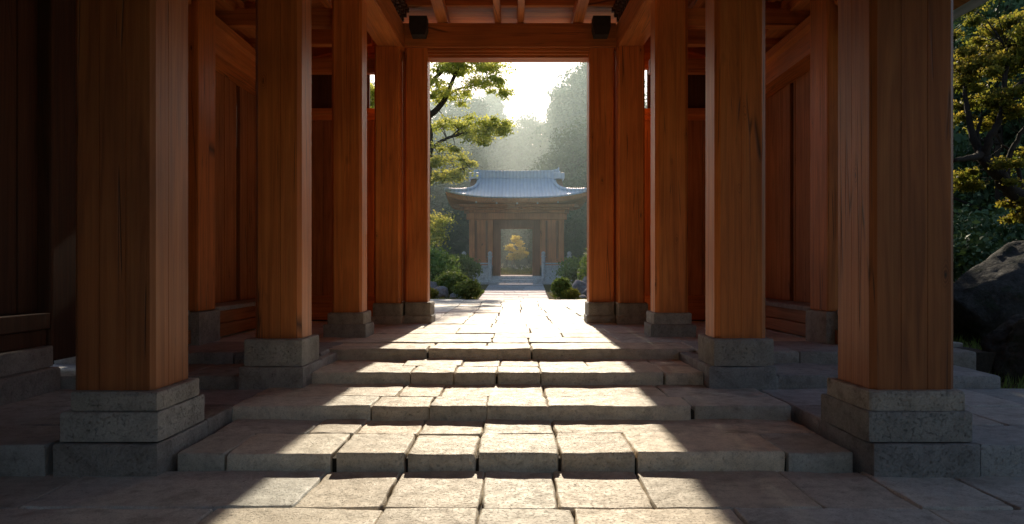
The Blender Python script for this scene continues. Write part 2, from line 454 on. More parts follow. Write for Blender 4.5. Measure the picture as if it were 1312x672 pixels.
# stone steps: each a thing made of separate slabs
def step_thing(label, z, h, frontrow, backrow, yf, ym, yb, kw):
    t = thing('stone_step', (0, yf, z - h), label, 'step', 'stone steps up to the porch floor')
    for xs, (ya, yc), zt in ((frontrow, (yf, ym), z), (backrow, (ym, yb), z - .006)):
        for a, b in zip(xs, xs[1:]):
            slab_obj('slab', [(a, b, ya, yc, zt + rnd.uniform(-.005, .005), z - h - .06, dict(kw, seed=sd()))], PAVE, t)
    bm = BM(); box(bm, frontrow[0] + .03, frontrow[-1] - .03, yf + .05, yb, z - h - .2, z - .05, 0); obj('core', bm, SOIL, t)
    return t
K = dict(step=.035, r=.02, wob=.009, und=.009, gap=.004, jit=.010)
step_thing('lowest and widest worn stone step, between the two front granite pillar bases', .12, .12,
           [-2.43, -2.056, -1.288, -.772, -.264, .335, .878, 1.96, 2.46], [-2.43, -1.67, -1.28, -.765, -.25, .34, 2.46], 5.43, 6.1, 6.70, K)
step_thing('second worn stone step from the bottom, long unbroken slab right of its centre', .24, .12,
           [-2.48, -1.25, -.734, -.233, .31, 1.59, 2.47], [-2.48, -1.1, -.7, .305, 1.47, 2.47], 6.65, 7.16, 7.95, K)
step_thing('third worn stone step, with four short slabs at its centre', .36, .12,
           [-2.12, -1.07, -.61, -.165, .295, 1.594, 2.0], [-2.12, -1.25, -.58, -.15, .3, .85, 1.6, 2.0], 7.9, 8.45, 9.15, K)
step_thing('topmost stone step, three long slabs edging the porch floor', .48, .12,
           front, [-2.25, -1.0, -.33, .225, 1.3, 2.2], 9.1, 9.5, 9.93, K)
for s, side in ((-1, 'left, by the plank wall'), (1, 'right, by the dark boulders')):
    a, b = (2.1, 5.0) if s > 0 else (-5.3, -2.1)
    j = [a] + ([2.72, 3.5, 4.2] if s > 0 else [-4.4, -3.4, -2.79]) + [b]
    t = thing('stone_step', ((a + b) / 2, 7.75, .2), 'short lower aisle step of grey stone on the ' + side, 'step', 'aisle steps behind the front pillars')
    for p, q_ in zip(j, j[1:]): slab_obj('slab', [(p, q_, 7.75, 8.75, .345 + rnd.uniform(-.004, .004), .1, dict(K, seed=sd(), step=.06))], KERB, t)
    a, b = (2.2, 5.35) if s > 0 else (-5.3, -2.2)
    j = [a] + ([3.3, 4.4] if s > 0 else [-4.3, -3.2]) + [b]
    t = thing('stone_step', ((a + b) / 2, 8.7, .3), 'upper aisle step flush with the porch floor on the ' + side, 'step', 'aisle steps behind the front pillars')
    for p, q_ in zip(j, j[1:]): slab_obj('slab', [(p, q_, 8.7, 9.95, .485 + rnd.uniform(-.003, .003), .25, dict(K, seed=sd(), step=.06))], KERB, t)

# granite kerbs flanking the steps, carrying the front pillars
for s, w, side in ((-1, .74, 'left'), (1, .78, 'right')):
    xi = 2.455 if s < 0 else 2.485
    lo, hi = (xi, xi + w) if s > 0 else (-xi - w, -xi)
    t = thing('granite_kerb', ((lo + hi) / 2, 5.25, 0), 'low granite kerb block under the front %s pillar base, flanking the lowest step' % side, 'kerb', 'granite kerbs beside the steps')
    slab_obj('block', [(lo, hi, 5.25, 6.14, .222, -.08, dict(K, seed=sd(), step=.03, r=.02, wob=.008))], KERB, t)
    slab_obj('block', [(lo + .01, hi - .01, 6.14, 6.8, .222, -.08, dict(K, seed=sd(), step=.04, r=.02))], KERB, t)
for s, lo, hi, side in ((-1, -2.775, -2.105, 'left'), (1, 1.99, 2.69, 'right')):
    t = thing('granite_kerb', ((lo + hi) / 2, 7.67, .2), 'granite kerb block under the second %s pillar base, beside the third step' % side, 'kerb', 'granite kerbs beside the steps')
    slab_obj('block', [(lo, hi, 7.67, 8.42, .446, .12, dict(K, seed=sd(), step=.03, r=.02, wob=.006))], KERB, t)
    slab_obj('block', [(lo + .01, hi - .01, 8.42, 9.2, .44, .12, dict(K, seed=sd(), step=.05, r=.02, wob=.006))], KERB, t)

# ------------------------------------------------------------------ pillars
def shaft_profile(x0, x1, y0, y1, ch, gx_=(), gy_=()):
    """square post outline with chamfered arrises and fine open joints between its boards"""
    g, dp = .0022, .012
    P = []
    P.append((x0 + ch, y0))
    for c in gx_: P += [(c - g, y0), (c, y0 + dp), (c + g, y0)]
    P += [(x1 - ch, y0), (x1, y0 + ch)]
    for c in gy_: P += [(x1, c - g), (x1 - dp, c), (x1, c + g)]
    P += [(x1, y1 - ch), (x1 - ch, y1), (x0 + ch, y1), (x0, y1 - ch)]
    for c in reversed(gy_): P += [(x0, c + g), (x0 + dp, c), (x0, c - g)]
    P += [(x0, y0 + ch)]
    return P
def base_stone_obj(name, x0, x1, y0, y1, z0, z1, parent, r=.02):
    return slab_obj(name, [(x0, x1, y0, y1, z1, z0, dict(step=.035, r=r, wob=.008, und=.004, gap=0, jit=.006, seed=sd()))], PLINTH, parent)
def pillar(label, x0, x1, y0, y1, zs, zt, tiers, ch=.022, gx_=(), gy_=(), mat=None):
    t = thing('timber_pillar', ((x0 + x1) / 2, (y0 + y1) / 2, tiers[0][4]), label, 'pillar', 'timber pillars lining the gate porch')
    bm = prism(BM(), shaft_profile(x0, x1, y0, y1, ch, gx_, gy_), 'z', zs, zt)
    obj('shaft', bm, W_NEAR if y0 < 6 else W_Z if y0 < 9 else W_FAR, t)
    for i, (a, b, c, d, e, f) in enumerate(tiers):
        base_stone_obj('base_stone', a, b, c, d, e, f, t, .022 if i == len(tiers) - 1 else .016)
    return t
# front pair on the kerbs
pillar('massive dark timber pillar at the front left on a rough two-tier granite base, round knot low on its face',
       -3.135, -2.56, 5.4, 6.0, .575, 5.33, [(-3.165, -2.475, 5.29, 6.1, .232, .44), (-3.13, -2.495, 5.33, 6.06, .442, .577)], .03, (-2.95, -2.76), (5.63,))
pillar('massive timber pillar at the front right on a rough two-tier granite base, garden showing beyond its right side',
       2.56, 3.165, 5.4, 6.0, .575, 5.33, [(2.48, 3.225, 5.29, 6.1, .232, .44), (2.505, 3.195, 5.33, 6.06, .442, .577)], .04, (2.77, 2.96), (5.72,))
pillar('second timber pillar on the left, standing on a granite base beside the third step',
       -2.67, -2.19, 7.82, 8.28, .722, 5.33, [(-2.75, -2.135, 7.715, 8.38, .452, .725)], .04, (-2.4,), (8.1,))
pillar('second timber pillar on the right, standing on a granite base beside the third step, small knot on its inner face',
       2.095, 2.625, 7.82, 8.28, .722, 5.33, [(2.04, 2.67, 7.715, 8.38, .452, .725)], .05, (2.36,), (8.1,))
pillar('third timber pillar on the left, first one standing directly on the porch floor',
       -2.58, -2.15, 10.76, 11.2, .815, 5.33, [(-2.67, -2.07, 10.66, 11.3, .47, .66), (-2.63, -2.10, 10.7, 11.26, .66, .82)], .035)
pillar('third timber pillar on the right, first one standing directly on the porch floor',
       2.03, 2.5, 10.76, 11.2, .815, 5.33, [(1.95, 2.58, 10.66, 11.3, .47, .66), (1.985, 2.54, 10.7, 11.26, .66, .82)], .05)
pillar('fourth timber pillar on the left, just outside the slimmer doorway post',
       -2.42, -1.975, 13.22, 13.66, .842, 5.33, [(-2.46, -1.925, 13.12, 13.74, .47, .62), (-2.44, -1.94, 13.14, 13.72, .62, .847)], .03)
pillar('fourth timber pillar on the right, just outside the slimmer doorway post',
       1.845, 2.31, 13.22, 13.66, .842, 5.33, [(1.82, 2.37, 13.12, 13.74, .47, .62), (1.835, 2.35, 13.14, 13.72, .62, .847)], .03)
pillar('slim timber doorway post at the left edge of the bright opening',
       -1.917, -1.52, 13.5, 13.92, .842, 5.38, [(-1.922, -1.42, 13.38, 14.0, .47, .62), (-1.92, -1.445, 13.4, 13.98, .62, .852)], .02)
pillar('slim timber doorway post at the right edge of the bright opening',
       1.36, 1.81, 13.5, 13.92, .842, 5.38, [(1.303, 1.817, 13.38, 14.0, .47, .62), (1.33, 1.812, 13.4, 13.98, .62, .852)], .02)

# ------------------------------------------------------------------ doorway head and porch roof
for sd_, a_, b_ in (('left', -1.974, -1.918), ('right', 1.811, 1.844)):  # boards added in the gaps by the doorway posts to stop sun stripes
    t = thing('sun_stop_board', ((a_ + b_) / 2, 13.58, .48), 'thin dark board added to stop sun through the gap beside the %s doorway post' % sd_, 'board')
    bm = BM(); box(bm, a_ + .001, b_ - .001, 13.6, 13.64, .86, 5.33, 0); obj('upper_sun_stop', bm, W_Z, t)
    bm = BM(); box(bm, a_ - .02, b_ + .02, 13.6, 13.64, .47, .858, 0); obj('lower_sun_stop', bm, W_DARK, t)
lt = thing('doorway_lintel', (0, 13.7, 5.24), 'broad red brown timber lintel spanning the two doorway posts', 'lintel')
bm = BM(); box(bm, -1.96, 1.84, 13.46, 13.94, 5.385, 5.815, .012); obj('beam', bm, W_X, lt)
bm = BM()
prism(bm, [(13.5, 5.384), (13.5, 5.33), (13.55, 5.33), (13.55, 5.285), (13.61, 5.285), (13.61, 5.24), (13.92, 5.24), (13.92, 5.384)], 'x', -1.518, 1.358)
obj('moulding', bm, W_X, lt)
for x in (-1.655, 1.555):
    bm = BM()
    prism(bm, [(x - .155, 5.86), (x + .155, 5.86), (x + .155, 5.66), (x + .12, 5.53), (x - .12, 5.53), (x - .155, 5.66)], 'y', 13.2, 13.458)
    obj('bracket', bm, IRON, lt)

rt = thing('porch_roof', (0, 8, 5.3), 'timber porch roof of beams, rafters and boards over the pillars', 'roof')
def beam_along(name, xa, ya, xb, yb, w, z0, z1, mat):
    d = Vector((xb - xa, yb - ya)).normalized(); n = Vector((-d.y, d.x)) * (w / 2)
    bm = BM()
    q = [(xa - n.x, ya - n.y), (xb - n.x, yb - n.y), (xb + n.x, yb + n.y), (xa + n.x, ya + n.y)]
    prism(bm, q, 'z', z0, z1)
    bmesh.ops.bevel(bm, geom=list(bm.edges), offset=.015, segments=2, affect='EDGES')
    return obj(name, bm, mat, rt)
beam_along('long_beam', -2.13, 13.9, -2.62, -2.4, .44, 5.333, 5.78, W_Y)
beam_along('long_beam', 2.04, 13.9, 2.60, -2.4, .44, 5.333, 5.78, W_Y)
for x0, x1, dx in ((-2.13, -2.62, 1), (2.04, 2.60, -1)):
    bm = BM()
    for i in range(56):
        y = 13.3 - i * .17; c = x0 + (x1 - x0) * (13.9 - y) / 11.9 + dx * .19
        for k in range(3):
            cc = c + dx * .045 * k
            box(bm, cc - .05, cc + .05, y - .055, y + .055, 5.79 + k * .085, 5.86 + k * .085, .006)
    obj('carved_frieze', bm, W_DARK, rt)
for x, w in ((-1.25, .19), (-.27, .115), (.14, .115), (1.16, .19)):
    bm = BM(); box(bm, x - w / 2, x + w / 2, -3.9, 14.6, 5.825, 6.02, .01); obj('rafter', bm, W_Y, rt)
for i in range(19):
    y = 13.22 - i * .82
    bm = BM(); box(bm, -2.3, 2.2, y - .06, y + .06, 6.022, 6.12, .008); obj('purlin', bm, W_X, rt)
bm = BM()
for i in range(51):
    box(bm, -2.4, 2.3, -3.98 + i * .37, -3.615 + i * .37, 6.125, 6.16, .004)
obj('ceiling_board', bm, W_X, rt)
# aisle roofs: tie beams, struts and sloping boards
for s in (-1, 1):
    for i, y in enumerate((3.4, 5.8, 8.2, 9.6, 11.0, 12.3, 13.6)):
        bm = BM(); box(bm, *sorted((s * 2.45, s * 4.5)), y - .09, y + .09, 4.95 + .12 * (i % 2), 5.2 + .12 * (i % 2), .01)
        obj('tie_beam', bm, W_X, rt)
        bm = BM(); prism(bm, [(s * 2.6, 5.75), (s * 2.6, 5.58), (s * 4.5, 5.15), (s * 4.5, 5.32)], 'y', y + .3, y + .44); obj('strut', bm, W_X, rt)
    for j, x in enumerate((2.95, 3.4, 3.85)):
        bm = BM(); box(bm, *sorted((s * (x - .06), s * (x + .06))), 1.5, 14.9, 5.72 - .24 * (x - 2.6), 5.84 - .24 * (x - 2.6), .01); obj('purlin', bm, W_Y, rt)
    bm = BM(); prism(bm, [(s * 2.3, 6.02), (s * 2.3, 6.06), (s * 6.2, 5.12), (s * 6.2, 5.08)], 'y', -4, 15.0); obj('aisle_ceiling', bm, W_X, rt)
bm = BM()
prof = [(0, 8.6), (2.0, 7.35), (4.3, 6.1), (6.6, 5.3), (6.6, 5.16), (4.3, 5.85), (2.3, 6.2), (0, 6.2)]
prism(bm, prof + [(-x, z) for x, z in prof[1:-1]][::-1], 'y', -4.3, 15.1)
obj('roof_slope', bm, TILE, rt)

# ------------------------------------------------------------------ side walls
def timber_wall(s, posts, y0, y1, label, gaps):
    t = thing('timber_wall', (s * 4.4, (y0 + y1) / 2, .48), label, 'wall', 'plank walls along the porch aisles')
    def bx(name, xa, xb, ya, yb, za, zb, mat, bev=.01, parent=None):
        bm = BM(); box(bm, *sorted((s * xa, s * xb)), ya, yb, za, zb, bev); return obj(name, bm, mat, parent or t)
    bm = BM(); y = y0; k = 0
    while y < y1 - .05:
        w = rnd.uniform(.3, .42); e = min(y + w, y1)
        for ga, gb in gaps:
            if y < ga < e: e = ga
            if ga <= y < gb: y = gb; e = min(y + w, y1)
        off = rnd.uniform(-.006, .006)
        box(bm, *sorted((s * (4.45 + off), s * (4.5 + off))), y + .003, e - .003, .93, 4.42, .006); y = e
    obj('plank_panel', bm, W_PANEL, t)
    bx('backing_or_sun_stop_board', 4.56, 4.6, y0, y1, .3, 5.2, W_DARK, 0)
    for p, (pa, pb) in enumerate(posts):
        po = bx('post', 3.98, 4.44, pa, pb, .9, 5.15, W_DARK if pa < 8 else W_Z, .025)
        b = slab_obj('base_stone', [(*sorted((s * 3.94, s * 4.46)), pa - .04, pb + .04, .9, .1 if pa < 8 else .46, dict(step=.06, r=.02, wob=.006, und=.003, gap=0, jit=.004, seed=sd()))], PLINTH, po)
    segs = []; cur = y0
    for pa, pb in posts:
        if pa - .045 > cur: segs.append((cur, pa - .045))
        cur = pb + .045
    if cur < y1: segs.append((cur, y1))
    for a, b in segs:
        slab_obj('ledge', [(*sorted((s * 4.06, s * 4.55)), a, b, .925, .86, dict(step=.12, r=.012, wob=.004, und=.002, gap=.002, jit=.003, seed=sd()))], KERB, t)
        bx('bench_board', 4.09, 4.5, a + .005, b - .005, .68, .855, W_BENCH, .012)
        bx('bench_board', 4.05, 4.5, a + .005, b - .005, .5, .675, W_BENCH, .012)
        if a < 8: slab_obj('footing', [(*sorted((s * 4.0, s * 4.9)), a, b, .495, -.05, dict(step=.1, r=.02, wob=.008, und=.004, gap=.002, seed=sd()))], KERB, t)
        bm = BM()
        prism(bm, [(s * 4.12, 4.43), (s * 4.12, 4.74), (s * 4.05, 4.78), (s * 4.05, 4.9), (s * 4.5, 4.9), (s * 4.5, 4.43)], 'y', a, b); obj('head_beam', bm, W_Y, t)
    bx('upper_beam', 4.0, 4.46, y0, y1, 5.16, 5.42, W_Y, .015)
    return t
lw = timber_wall(-1, [(9.58, 10.15), (15.0, 15.55)], 8.42, 16.0, 'long dark plank wall with bench ledge behind the left pillars', [(12.2, 12.36)])
timber_wall(1, [(9.58, 10.15), (15.0, 15.55)], 9.4, 16.0, 'plank wall with bench ledge behind the right pillars', [(12.0, 12.16)])
bm = BM(); y = -2.4
while y < 7.7:
    e = min(7.74, y + rnd.uniform(.5, .8)); box(bm, -5.0, -4.85 - rnd.uniform(0, .012), y + .004, e - .004, 1.0, 5.15, .008); y = e
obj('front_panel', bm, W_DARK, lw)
bm = BM(); box(bm, -5.3, -4.72, 7.75, 8.4, .49, 5.15, .03); obj('post', bm, W_DARK, lw)
for a, b in ((.83, 1.0), (.663, .825)):
    bm = BM(); box(bm, -5.0, -4.72 - (.04 if b < .9 else 0), -2.4, 7.73, a, b, .012); obj('bench_board', bm, W_DARK, lw)
for a, b in ((-2.4, -.8), (-.8, .9), (.9, 2.4), (2.4, 3.7), (3.7, 5.2), (5.2, 6.6), (6.6, 7.73)):
    slab_obj('footing', [(-5.2, -4.68, a, b, .655, .453, dict(step=.08, r=.02, wob=.008, und=.004, gap=.004, seed=sd()))], KERB, lw)
    slab_obj('footing', [(-5.2, -4.6, a - .4, b - .4 if b < 7 else b, .448, -.05, dict(step=.08, r=.025, wob=.01, und=.005, gap=.004, seed=sd()))], KERB, lw)
for s, side in ((-1, 'left'), (1, 'right')):
    t = thing('end_screen', (s * 3.4, 14.1, .9), 'timber end screen with moulded top rail closing the %s aisle' % side, 'screen', 'end screens of the aisles')
    bm = BM(); x = 2.26
    while x < 4.4:
        box(bm, *sorted((s * x, s * (x + .31))), 14.06, 14.1, .94, 4.2, .005); x += .317
    obj('panel', bm, W_PANEL, t)
    bm = BM(); box(bm, *sorted((s * 2.25, s * 4.9)), 14.11, 14.14, .3, 4.3, 0); obj('backing_or_sun_stop_board', bm, W_DARK, t)  # unseen board added to stop sun leaking between the panel boards
    bm = BM(); prism(bm, [(14.0, 4.2), (14.0, 4.27), (13.94, 4.3), (13.94, 4.4), (14.16, 4.4), (14.16, 4.2)], 'x', *sorted((s * 2.2, s * 4.44))); obj('top_rail', bm, W_X, t)
    bm = BM(); box(bm, *sorted((s * 2.2, s * 4.44)), 14.0, 14.16, .5, .945, .01); obj('bottom_rail', bm, W_X, t)
    bm = BM(); box(bm, *sorted((s * (2.66 if s < 0 else 2.5), s * 4.44)), 14.03, 14.13, 4.405, 5.148, .01); obj('transom_panel', bm, W_DARK, t)
    bm = BM(); box(bm, *sorted((s * 2.2, s * 4.9)), 14.02, 14.14, 5.15, 5.9, .01); obj('header', bm, W_X, t)

# ------------------------------------------------------------------ far gate
GX, GY = .21, 43.5
gt = thing('shrine_gate', (GX, GY, .62), 'far wooden gate with blue grey upswept tiled roof on a stone podium', 'gate')
def gbox(name, xa, xb, ya, yb, za, zb, mat, bev=.012, parent=None, taper=0):
    bm = BM(); box(bm, GX + xa, GX + xb, ya, yb, za, zb, bev, taper); return obj(name, bm, mat, parent or gt)
yF, yB = 41.5, 45.5
for s in (-1, 1):
    def sb(name, a, b, *r, **k): return gbox(name, *sorted((s * a, s * b)), *r, **k)
    sb('podium', 1.36, 3.02, 40.65, 46.2, .45, 1.5, FARSTONE, bev=.03)
    sb('podium_cap', 1.32, 3.12, 40.58, 46.28, 1.503, 1.64, FARSTONE, bev=.03)
    sb('podium_foot', 1.36, 3.3, 40.4, 40.645, .4, .78, FARSTONE, bev=.03)
    sb('corner_post', 2.30, 2.60, yF - .05, yF + .25, 1.643, 4.62, GATEWOOD, bev=.03)
    sb('inner_post', 1.30, 1.58, yF - .05, yF + .25, 1.643, 4.15, GATEWOOD, bev=.03)
    pn = sb('wall_panel', 1.585, 2.295, yF + .08, yF + .16, 1.643, 4.4, GATEWOOD, bev=0)
    sb('panel_frame', 1.59, 1.70, yF + .03, yF + .078, 1.9, 4.1, GATEDARK, bev=.01, parent=pn)
    sb('panel_frame', 2.18, 2.29, yF + .03, yF + .078, 1.9, 4.1, GATEDARK, bev=.01, parent=pn)
    sb('side_wall', 2.42, 2.52, yF + .25, yB - .3, 1.643, 4.6, GATEWOOD, bev=0)
    sb('corner_post', 2.30, 2.60, yB - .3, yB, 1.643, 4.62, GATEWOOD, bev=.03)
    sb('back_wall', 1.3, 2.295, yB - .2, yB - .1, 1.643, 4.6, GATEWOOD, bev=0)
    fr = sb('door_jamb', .875, 1.295, yF + .05, yF + .55, 1.04, 4.15, GATEDARK, bev=.03)
    sb('passage_wall', 1.0, 1.28, yF + .56, yB, 1.04, 4.15, GATEDARK, bev=0)
    # balustrade on the podium
    bl = sb('balustrade', 1.5, 2.75, 40.72, 40.77, 1.95, 2.0, GATEWOOD, bev=.01)
    sb('rail', 1.5, 2.75, 40.71, 40.79, 1.70, 1.78, FARSTONE, bev=.01, parent=bl)
    for x, zb in ((1.43, .8), (2.83, 1.643)):
        V, F = [], []
        prof = [(zb, .11), (2.08, .105), (2.09, .14), (2.15, .14), (2.16, .07), (2.2, .1), (2.27, .125), (2.34, .1), (2.39, .03)]
        tube(V, F, [(GX + s * x, 40.62 + (.12 if zb > 1 else -.02), z) for z, r in prof], [r for z, r in prof], 12)
        pyobj('newel', V, F, FARSTONE, bl, smooth=False)
gbox('door_head', -1.295, 1.295, yF + .06, yF + .56, 3.66, 4.14, GATEDARK, .02)
gbox('tie_beam', -2.75, 2.75, yF - .09, yF + .28, 4.155, 4.5, GATEWOOD, .02)
gbox('upper_wall', -2.5, 2.5, yF + .1, yF + .2, 4.503, 5.1, GATEDARK, 0)
gbox('passage_ceiling', -1.3, 1.3, yF + .57, yB, 4.16, 4.3, GATEDARK, 0)
gbox('passage_floor', -1.34, 1.34, 41.02, 46.5, .5, 1.07, FARSTONE, .02)
for i in range(3): gbox('stair_step', -1.42, 1.42, 40.05 + i * .32, 41.0, .3 + i * .001, .74 + i * .14, FARSTONE, .02)
# bracket tiers under the eave
for i, (w, yo, z0, z1) in enumerate(((2.72, .25, 4.52, 4.66), (2.95, .55, 4.66, 4.80), (3.2, .85, 4.80, 4.93))):
    gbox('bracket_tier', -w, w, yF - yo, yF + .05, z0 + .002, z1, GATEWOOD, .02)
    for s in (-1, 1): gbox('bracket_end', *sorted((s * (w - .1), s * (w + .14))), yF - yo - .1, yF - yo + .12, z0 - .06, z1 - .02, GATEDARK, .03)
# curved roof
We, Wr, De, ze, zr = 3.77, 2.12, 3.5, 5.26, 6.75
def roof_z(t): return ze + (zr - ze) * (.45 * t + .55 * t ** 2.0)
def hip(t): return Wr + (We - Wr) * (1 - t) ** 2.6
def lift(u, t): return .34 * abs(u) ** 3.2 * (1 - t) ** 2
NT, NU = 18, 40
V, F = [], []
def surf(fn):
    b = len(V)
    for j in range(NT + 1):
        for i in range(NU + 1): V.append(fn(i / NU * 2 - 1, j / NT))
    for j in range(NT):
        for i in range(NU):
            a = b + j * (NU + 1) + i; F.append((a, a + 1, a + NU + 2, a + NU + 1))
for s in (-1, 1): surf(lambda u, t, s=s: (GX + s * u * hip(t) * -1, GY + s * De * (1 - t), roof_z(t) + lift(u, t)))
for s in (-1, 1): surf(lambda u, t, s=s: (GX + s * hip(t), GY + s * u * De * (1 - t), roof_z(t) + lift(u, t)))
rf = pyobj('roof', V, F, TILE, gt, smooth=True)
md = rf.modifiers.new('thick', 'SOLIDIFY'); md.thickness = .07; md.offset = -1
# fascia and soffit
V, F = [], []
ring = []
for s in (-1, 1):
    for i in range(NU + 1):
        u = i / NU * 2 - 1
        ring.append((GX + s * u * We * -1, GY + s * De, ze + lift(u, 0)) if s < 0 else (GX - u * We, GY + De, ze + lift(u, 0)))
    # side
    for i in range(1, NU):
        u = i / NU * 2 - 1
        if s < 0: ring.append((GX + We, GY + u * De, ze + lift(u, 0)))
        else: ring.append((GX - We, GY - u * De, ze + lift(u, 0)))
n = len(ring); cx_, cy_ = GX, GY
def inset(p, k, dz): return (cx_ + (p[0] - cx_) * k, cy_ + (p[1] - cy_) * k, p[2] + dz)
prof = [(.998, -.075), (.985, -.27), (.95, -.275), (.945, -.33)]
for k, dz in prof: V += [inset(p, k, dz) for p in ring]
V += [(cx_ + (p[0] - cx_) * .72, cy_ + (p[1] - cy_) * .60, 4.93) for p in ring]
for l in range(len(prof)):
    for i in range(n): F.append((l * n + i, l * n + (i + 1) % n, (l + 1) * n + (i + 1) % n, (l + 1) * n + i))
pyobj('eave', V, F, GATEWOOD, gt)
for u in (-.62, -.31, 0, .31, .62):
    V, F = [], []
    tube(V, F, [(GX + u * 3.5 + .02, GY - De * .985 + .08, 4.93 + .25 * abs(u) ** 3), (GX + u * 3.5 + .02, GY - De * .985 + .14, 4.93 + .25 * abs(u) ** 3)], [.05, .05], 10)
    pyobj('rafter_cap', V, F, PLASTER, gt)
# ridges
def ridge_pts(s1, s2):
    return [(GX + s1 * (hip(t) + .01), GY + s2 * De * (1 - t), roof_z(t) + lift(1, t) + .06) for t in [i / 16 for i in range(17)]]
for s1 in (-1, 1):
    for s2 in (-1, 1):
        V, F = [], []; tube(V, F, ridge_pts(s1, s2), [.085] * 17, 8); pyobj('hip_ridge', V, F, TILE, rf, smooth=True)
bm = BM()
top = [(-2.42, 7.3), (-2.32, 7.16), (-2.0, 7.1), (0, 7.06), (2.0, 7.1), (2.32, 7.16), (2.42, 7.3), (2.46, 7.2), (2.36, 6.66), (-2.36, 6.66), (-2.46, 7.2)]
prism(bm, [(GX + x, z) for x, z in top], 'y', GY - .2, GY + .2); obj('ridge', bm, TILE, rf)
bm = BM(); box(bm, GX - 2.5, GX + 2.5, GY - .27, GY + .27, 7.0, 7.055, .01); obj('ridge_cap', bm, TILE, rf)
for s in (-1, 1):
    bm = BM(); box(bm, *sorted((GX + s * 2.1, GX + s * 2.72)), GY - .7, GY + .7, 6.55, 6.9, .03); obj('gable_ornament', bm, TILE, rf)
    bm = BM(); prism(bm, [(GY - 1.5, 5.95), (GY + 1.5, 5.95), (GY + .1, 6.6), (GY - .1, 6.6)], 'x', *sorted((GX + s * 2.3, GX + s * 2.6))); obj('gable', bm, GATEDARK, rf)

# path to the gate
specs = []
for i in range(12):
    ya = 24.06 + i * 1.33; yb = ya + 1.33
    w = 1.14 + .24 * i / 11; c = .03 + .14 * i / 11
    zt = .445 + .19 * smooth(24, 40, (ya + yb) / 2) + .03
    xs = [-w, rnd.uniform(-.5, .5), w]
    for a, b in zip(xs, xs[1:]): specs.append((c + a, c + b, ya, yb, zt, zt - .12, dict(step=.3, r=.012, wob=.004, und=.003, gap=.003, jit=.004, seed=sd())))
o = slab_obj('path', specs, PATHM); o['kind'] = 'structure'

# ------------------------------------------------------------------ foliage
nrng = np.random.default_rng(11)
def leaves(name, blobs, size, mat, parent=None, loc=None, flat=.0, shell=.55, align=.5):
    """blobs: (centre, radii, count). Each leaf is a bent four-sided blade of its own."""
    C, T, D_ = [], [], []
    for c, r, n in blobs:
        d = nrng.normal(size=(n, 3)); d /= np.linalg.norm(d, axis=1)[:, None]
        rad = shell + (1 - shell) * nrng.random((n, 1)); rad *= 1 + .22 * nrng.normal(size=(n, 1))
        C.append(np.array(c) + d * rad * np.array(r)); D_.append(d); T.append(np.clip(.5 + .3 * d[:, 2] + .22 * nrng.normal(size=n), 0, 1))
    C = np.concatenate(C); T = np.concatenate(T); n = len(C)
    D_ = np.concatenate(D_)
    c_ = nrng.normal(size=(n, 3)) + D_ * align * 2 + np.array([0, 0, flat * 2.5]); c_ /= np.linalg.norm(c_, axis=1)[:, None]
    a = nrng.normal(size=(n, 3)); a -= c_ * (a * c_).sum(1)[:, None]; a /= np.linalg.norm(a, axis=1)[:, None]
    b = np.cross(c_, a)
    s = size * (.6 + .8 * nrng.random((n, 1)))
    P = np.stack([C - a * s * .5, C + b * s * .3 + c_ * s * .08, C + a * s * .5 - c_ * s * .1, C - b * s * .3 + c_ * s * .08], 1).reshape(-1, 3)
    me = bpy.data.meshes.new(name)
    me.vertices.add(4 * n); me.vertices.foreach_set('co', P.astype(np.float32).ravel())
    me.loops.add(4 * n); me.loops.foreach_set('vertex_index', np.arange(4 * n, dtype=np.int32))
    me.polygons.add(n); me.polygons.foreach_set('loop_start', np.arange(0, 4 * n, 4, dtype=np.int32))
    me.update(calc_edges=True); me.validate()
    t4 = np.repeat(T, 4); set_tint(me, np.stack([t4, t4, t4, np.ones_like(t4)], 1))
    return link_mesh(name, me, mat, parent, loc)
def px(x, y, d): return ((x - 657) / 970 * d, d, 1.44 + (345 - y) / 970 * d)

def drawn_tree(name, loc, label, cat, limbs, pads, leafsize, lmat, D, dens, thick):
    t = thing(name, loc, label, cat)
    V, F, LP = [], [], []
    for pts, r0, r1 in limbs:
        k = len(pts); P = [Vector(px(a, b, D + dy)) for a, b, dy in pts]
        rads = [r0 + (r1 - r0) * i / (k - 1) for i in range(k)]
        P, Q = smooth_path(P, rads, 5, r1 * .4); tube(V, F, P, Q, 8); LP += P[2:]
    blobs = []; u = D / 970
    for x, y, rx, ry in pads:
        m = max(4, int(rx * ry / 26))
        for i in range(m):
            an = rnd.uniform(0, 6.28); q = rnd.random() ** .5 * .85
            cx = x + rx * q * math.cos(an); cy = y + ry * q * math.sin(an)
            c = px(cx, cy, D); c = (c[0], c[1] + rnd.uniform(-1, 1) * thick, c[2])
            rr = rnd.uniform(6, 17) * u
            blobs.append((c, (rr * 1.3, rr * 1.3, rr * .62), int(dens * rnd.uniform(.6, 1.4))))
    for c, r, n in blobs:
        c = Vector(c); q = min(LP, key=lambda p: (p - c).length)
        m_ = (c + q) / 2 + Vector((rnd.uniform(-.1, .1), rnd.uniform(-.1, .1), .12 * (c - q).length)); w_ = .5 * u
        tube(V, F, [q, m_, c], [w_ * 1.3, w_, w_ * .45], 5)
        for _ in range(3):
            e = c + Vector((rnd.uniform(-1, 1) * r[0], rnd.uniform(-1, 1) * r[1], rnd.uniform(-.6, .8) * r[2]))
            tube(V, F, [m_.lerp(c, rnd.uniform(.2, .9)), e], [w_ * .6, w_ * .25], 4)
    pyobj('trunk', V, F, BARK, t, smooth=True)
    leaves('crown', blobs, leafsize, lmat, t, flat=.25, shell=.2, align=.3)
    return t
